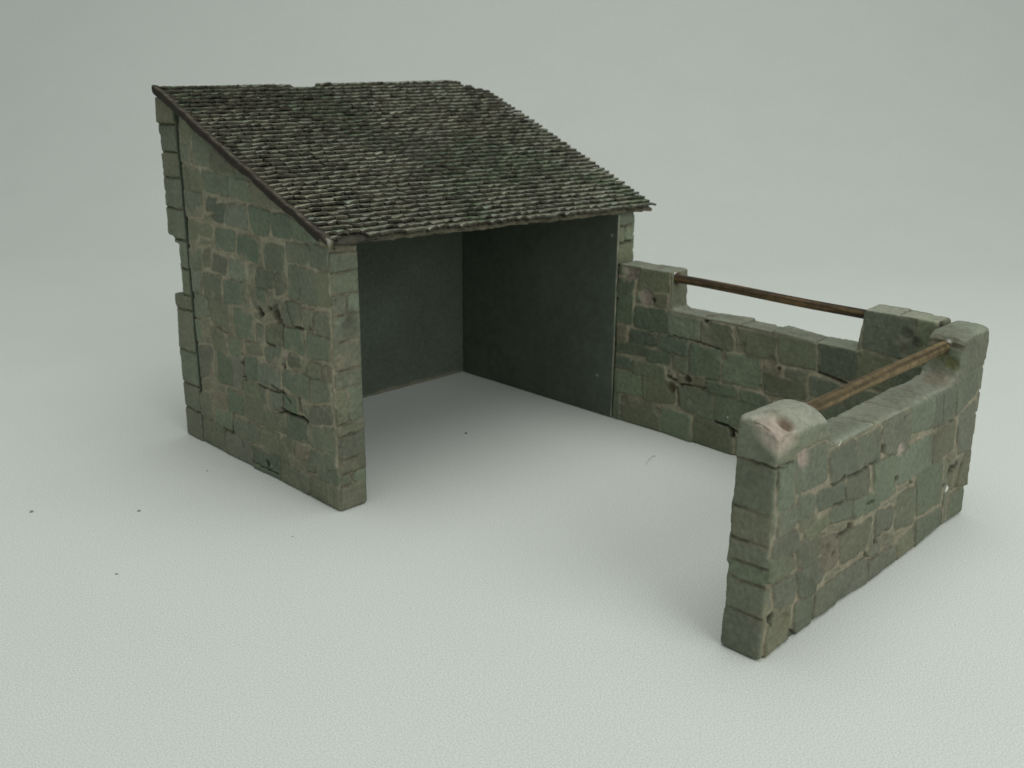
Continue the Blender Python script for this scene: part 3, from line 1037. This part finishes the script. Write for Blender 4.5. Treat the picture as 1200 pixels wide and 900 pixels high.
# ---------------------------------------------------------------- rails
def rail(a, b, r, parent, tone_a, tone_b, seed):
    a, b = np.array(a, float), np.array(b, float)
    d = (b - a) / np.linalg.norm(b - a)
    s = np.cross(d, (0, 0, 1.))
    s /= np.linalg.norm(s)
    u = np.cross(s, d)
    nl, nr = 120, 28
    P, C, Fc = [], [], []
    L_ = np.linalg.norm(b - a)
    for i in range(nl + 1):
        t = i / nl
        c = a + (b - a) * t + u * (.012 * math.sin(t * 7 + seed)) + s * (.012 * math.cos(t * 5 + seed))
        for k in range(nr):
            th = 2 * math.pi * k / nr
            P.append(c + (s * math.cos(th) + u * math.sin(th)) * r)
    P = np.array(P)
    th = np.tile(np.arange(nr) * 2 * math.pi / nr, nl + 1)
    tt = np.repeat(np.linspace(0, L_, nl + 1), nr)
    G = np.stack([np.cos(th) * 1.3, np.sin(th) * 1.3, tt * .22], 1)
    g = fbm(G, 2.2, 401 + seed, 4)
    g2 = fbm(np.stack([np.cos(th), np.sin(th), tt * .6], 1), 1.6, 431 + seed, 3)
    rad = 1 + .05 * g
    axis_pts = P.reshape(nl + 1, nr, 3).mean(1, keepdims=True)
    P = (axis_pts + (P.reshape(nl + 1, nr, 3) - axis_pts) * rad.reshape(nl + 1, nr, 1)).reshape(-1, 3)
    k = sstep(-.25, .3, g)[:, None]
    C = np.array(tone_a) * (1 - k) + np.array(tone_b) * k
    C = C * (1 + .35 * g2)[:, None]
    for i in range(nl):
        for k_ in range(nr):
            k2 = (k_ + 1) % nr
            Fc.append((i * nr + k_, i * nr + k2, (i + 1) * nr + k2, (i + 1) * nr + k_))
    Fc.append(tuple(range(nr - 1, -1, -1)))
    Fc.append(tuple(nl * nr + k_ for k_ in range(nr)))
    return mesh_object('rail', P, Fc, M_WOOD, parent, C)


# ---------------------------------------------------------------- low yard walls
long_wall = empty('yard_wall', (11, -5, 0), 'low green-grey stone wall running out from the right side of the shed, slim dark rail across its top', 'wall', 'low stone yard walls')
prof = [(-.13, 0), (-.13, 5.06), (-2.15, 5.08), (-2.2, 4.0), (-2.35, 3.93), (-8.05, 3.9), (-8.13, 4.05), (-8.16, 5.0), (-9.98, 5.0), (-10.05, 4.9), (-10.05, 0)]
V, F, C = stone_skin([prism_bm(prof, 0, 10.565, 11.42, .1)],
                     [Face(0, -1, STONES_YARD_LONG, CRACK_LONG, PIT_LONG, patch=.45, tint=np.array((.92, .95, .9)), wash=.22, joint=1.5),
                      Face(0, 1, ashlar(-10.2, .2, 0, 5.2, R)),
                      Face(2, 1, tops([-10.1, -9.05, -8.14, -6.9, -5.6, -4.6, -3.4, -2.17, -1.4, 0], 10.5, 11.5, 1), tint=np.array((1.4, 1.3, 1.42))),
                      Face(1, -1, courses([0, 1, 2, 3, 3.95, 5.3], 10.5, 11.5), pits=[((10.85, 4.85), .2, .06, 'd'), ((10.75, 5.0), .1, .03, 'w')]),
                      Face(1, 1, courses([0, 1, 2, 3, 3.95, 5.3], 10.5, 11.5))], VOX)
ctr = V[F].mean(1)
pa = (ctr[:, 2] > 3.97) & (ctr[:, 1] > -2.45)
pb = (ctr[:, 2] > 3.97) & (ctr[:, 1] < -7.95)
mesh_object('wall_body', *(lambda v, f, c: (v, f, M_STONE, long_wall, c))(*split_part(V, F, C, ~(pa | pb))))
for m in (pa, pb):
    v, f, c = split_part(V, F, C, m)
    mesh_object('pillar', v, f, M_STONE, long_wall, c)
rail((10.83, -2.0, 4.86), (10.85, -8.35, 4.78), .125, long_wall, (.034, .023, .012), (.125, .08, .033), 0)

def worn_tops(V):
    V = V.copy()
    up = np.clip((V[:, 2] - 3.95) / .85, 0, 1.2)
    near = V[:, 0] < 4.0
    a = np.clip((-10.42 - V[:, 1]) / .6, 0, 1.1) ** 2 * .34
    b = np.clip((V[:, 0] - 2.9) / .8, 0, 1.1) ** 2 * .16
    c = np.clip((1.98 - V[:, 0]) / .25, 0, 1.1) ** 2 * .06
    V[:, 2] -= np.where(near, up * (a + b + c), 0)
    far = V[:, 0] > 9.6
    a = np.clip((-10.7 - V[:, 1]) / .3, 0, 1.1) ** 2 * .08 + np.clip((10.25 - V[:, 0]) / .4, 0, 1.2) ** 2 * .12 + np.clip((V[:, 1] + 10.3) / .25, 0, 1.1) ** 2 * .06
    V[:, 2] -= np.where(far, up * a, 0)
    return V


front_wall = empty('yard_wall', (6.5, -10.5, 0), 'low stone wall nearest the viewer with a pale chipped pillar at its near end and an ochre brown rail', 'wall', 'low stone yard walls')
prof = [(1.75, 0), (1.75, 4.78), (3.55, 4.76), (3.72, 4.5), (3.8, 3.9), (4.0, 3.86), (9.35, 3.85), (9.7, 3.95), (9.86, 4.15), (9.88, 4.93), (11.43, 4.93), (11.43, 0)]
V, F, C = stone_skin([prism_bm(prof, 1, -11.0, -10.08, .13)],
                     [Face(1, -1, STONES_YARD_FRONT, CRACK_FRONT, PIT_FRONT, patch=.3, depth=.06, tint=np.array((.82, .81, .82)), wash=.5, joint=1.2, grow=.054),  # darker tint: strong front lamp light on this face countered in its colour
                      Face(0, -1, courses(COURSE_FRONT, -11, -10.08), patch=.6, pits=[((-10.45, 4.62), .3, .05, 'm'), ((-10.35, 4.68), .16, .12, 'd'), ((-10.6, 4.8), .08, -.03, 'w'), ((-10.8, 4.35), .16, .05, 'm')] if False else []),
                      Face(0, 1, courses([0, .8, 1.5, 2.1, 2.7, 3.3, 3.9, 4.3, 5.2], -11, -10.08), depth=.14),
                      Face(1, 1, ashlar(1.5, 11.6, 0, 5.2, R)),
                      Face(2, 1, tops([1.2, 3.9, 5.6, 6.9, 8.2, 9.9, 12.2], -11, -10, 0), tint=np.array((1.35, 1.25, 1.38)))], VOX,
                     chips=[((1.98, -10.84, 4.68), .5, .1, 'c'), ((1.80, -10.66, 4.72), .11, .05, 'r'), ((2.32, -10.74, 4.84), .19, .06, 'r'), ((2.02, -10.93, 4.56), .1, .04, 'r'),
                            ((9.86, -10.42, 4.5), .3, .03, 'm'), ((9.88, -10.75, 4.3), .25, .02, 'm'), ((9.8, -10.5, 4.62), .16, .1, 'k'), ((9.85, -10.6, 4.82), .09, -.02, 'w'),
                            ((9.5, -10.6, 3.9), .42, -.02, 'p')], shape=worn_tops)
ctr = V[F].mean(1)
pa = (ctr[:, 2] > 3.97) & (ctr[:, 0] < 4.2)
pb = (ctr[:, 2] > 3.97) & (ctr[:, 0] > 9.4)
mesh_object('wall_body', *(lambda v, f, c: (v, f, M_STONE, front_wall, c))(*split_part(V, F, C, ~(pa | pb))))
for m in (pa, pb):
    v, f, c = split_part(V, F, C, m)
    mesh_object('pillar', v, f, M_STONE, front_wall, c)
rail((3.4, -10.52, 4.55), (10.0, -10.52, 4.6), .142, front_wall, (.058, .043, .02), (.135, .1, .047), 5)

# ---------------------------------------------------------------- grit and fibre on the paper
def crumb(x, y, size, seed, tone_):
    bm = bmesh.new()
    bmesh.ops.create_icosphere(bm, subdivisions=2, radius=1)
    rr = random.Random(seed)
    ang = rr.uniform(0, 3)
    ca, sa = math.cos(ang), math.sin(ang)
    k = rr.uniform(.5, .9)
    Vv = np.array([v.co[:] for v in bm.verts])
    Ff = [tuple(v.index for v in f.verts) for f in bm.faces]
    bm.free()
    Vv *= (1 + .35 * vnoise(Vv + seed * 3.1, 1.4, seed))[:, None]
    Vv *= np.array((1, k, .45)) * size
    xy = Vv[:, :2].copy()
    Vv[:, 0] = xy[:, 0] * ca - xy[:, 1] * sa
    Vv[:, 1] = xy[:, 0] * sa + xy[:, 1] * ca
    Vv[:, 2] += size * .38
    ob = mesh_object('crumb', Vv, Ff, M_CRUMB, None, np.tile(np.array(tone_), (len(Vv), 1)))
    ob.location = (x * CM, y * CM, 0)
    ob['category'] = 'crumb'
    return ob


for i, (x, y) in enumerate(CRUMBS):
    if i == 0:
        o = crumb(x, y, .045, 50, (.015, .014, .012))
        o['label'] = 'single black crumb on the white paper in front of the dark shed opening'
    else:
        o = crumb(x, y, (.05, .042, .03, .03, .035, .028, .03, .026, .03, .03)[i - 1], i, (.36, .35, .32) if i > 2 else (.26, .25, .22))
        o['label'] = 'tiny brownish crumb lying loose on the white paper left of the shed'
        o['group'] = 'crumbs scattered on the paper'
fb = []
for i in range(13):
    t = i / 12
    a, b, c = (np.array(q) for q in FIBRE)
    p_ = a * (1 - t) ** 2 + 2 * b * t * (1 - t) + c * t * t
    fb.append((p_[0], p_[1], .02 + .05 * math.sin(t * 3.1)))
PV, PF = [], []
for i, q in enumerate(fb):
    for k in range(6):
        PV.append((q[0] + .005 * math.cos(k * 1.047), q[1] + .005 * math.cos(k * 1.047), q[2] + .008 * math.sin(k * 1.047)))
    if i:
        for k in range(6):
            PF.append(((i - 1) * 6 + k, (i - 1) * 6 + (k + 1) % 6, i * 6 + (k + 1) % 6, i * 6 + k))
o = mesh_object('fibre', np.array(PV), PF, M_CRUMB, None, np.tile((.3, .3, .28), (len(PV), 1)))
o['label'] = 'short curved grey fibre lying on the paper beside the long low wall'
o['category'] = 'fibre'

# ---------------------------------------------------------------- paper: flat table sheet sweeping up into the backdrop
FW = np.array((.7087, .7055))
SD = np.array((.7055, -.7087))


def sheet(name, prof, half=140):
    Vs, Fs = [], []
    for r, z in prof:
        for s in (-half, -half / 3, half / 3, half):
            Vs.append((FW[0] * r + SD[0] * s, FW[1] * r + SD[1] * s, z))
    for i in range(len(prof) - 1):
        for k in range(3):
            a = i * 4 + k
            Fs.append((a, a + 1, a + 5, a + 4))
    o = mesh_object(name, np.array(Vs), Fs, paper, None)
    o['kind'] = 'structure'
    return o


sheet('tabletop', [(-120, 0), (-40, 0), (0, 0), (SWEEP_R, 0)])
pr = []
for i in range(33):
    a = math.radians(80) * i / 32
    pr.append((SWEEP_R + SWEEP_RAD * math.sin(a), SWEEP_RAD * (1 - math.cos(a))))
pr.append((pr[-1][0] + 8, pr[-1][1] + 45))
sheet('backdrop', pr)

# ---------------------------------------------------------------- light
w = bpy.data.worlds.new('World')
scene.world = w
w.use_nodes = True
bg = w.node_tree.nodes['Background']
bg.inputs['Color'].default_value = (*WORLD_COL, 1)
bg.inputs['Strength'].default_value = WORLD_STR


def lamp(name, loc, target, size, watts, colr):
    ld = bpy.data.lights.new(name, 'AREA')
    ld.shape = 'DISK'
    ld.size = size * CM
    ld.energy = watts
    ld.color = colr
    o = bpy.data.objects.new(name, ld)
    o.location = [c * CM for c in loc]
    d = Vector(target) - Vector(loc)
    o.rotation_euler = d.to_track_quat('-Z', 'Y').to_euler()
    coll.objects.link(o)


for a in LAMPS:
    lamp(*a)

# ---------------------------------------------------------------- camera
cd = bpy.data.cameras.new('camera')
cd.sensor_fit = 'HORIZONTAL'
cd.sensor_width = 36
cd.lens = 34.59
cd.clip_start = .005
cd.clip_end = 20
cam = bpy.data.objects.new('camera', cd)
rt = Vector((.707267, -.706903, .007857))
up = Vector((.207201, .217909, .953721))
fw = Vector((.6759, .672907, -.300591))
Mx = Matrix(((rt.x, up.x, -fw.x, -13.07 * CM), (rt.y, up.y, -fw.y, -19.072 * CM), (rt.z, up.z, -fw.z, 10.619 * CM), (0, 0, 0, 1)))
cam.matrix_world = Mx
cd.dof.use_dof = True
cd.dof.focus_distance = .215
cd.dof.aperture_fstop = 38
coll.objects.link(cam)
scene.camera = cam

scene.view_settings.view_transform = 'Standard'
scene.view_settings.look = 'None'
scene.view_settings.exposure = EXPOSURE
scene.view_settings.gamma = 1
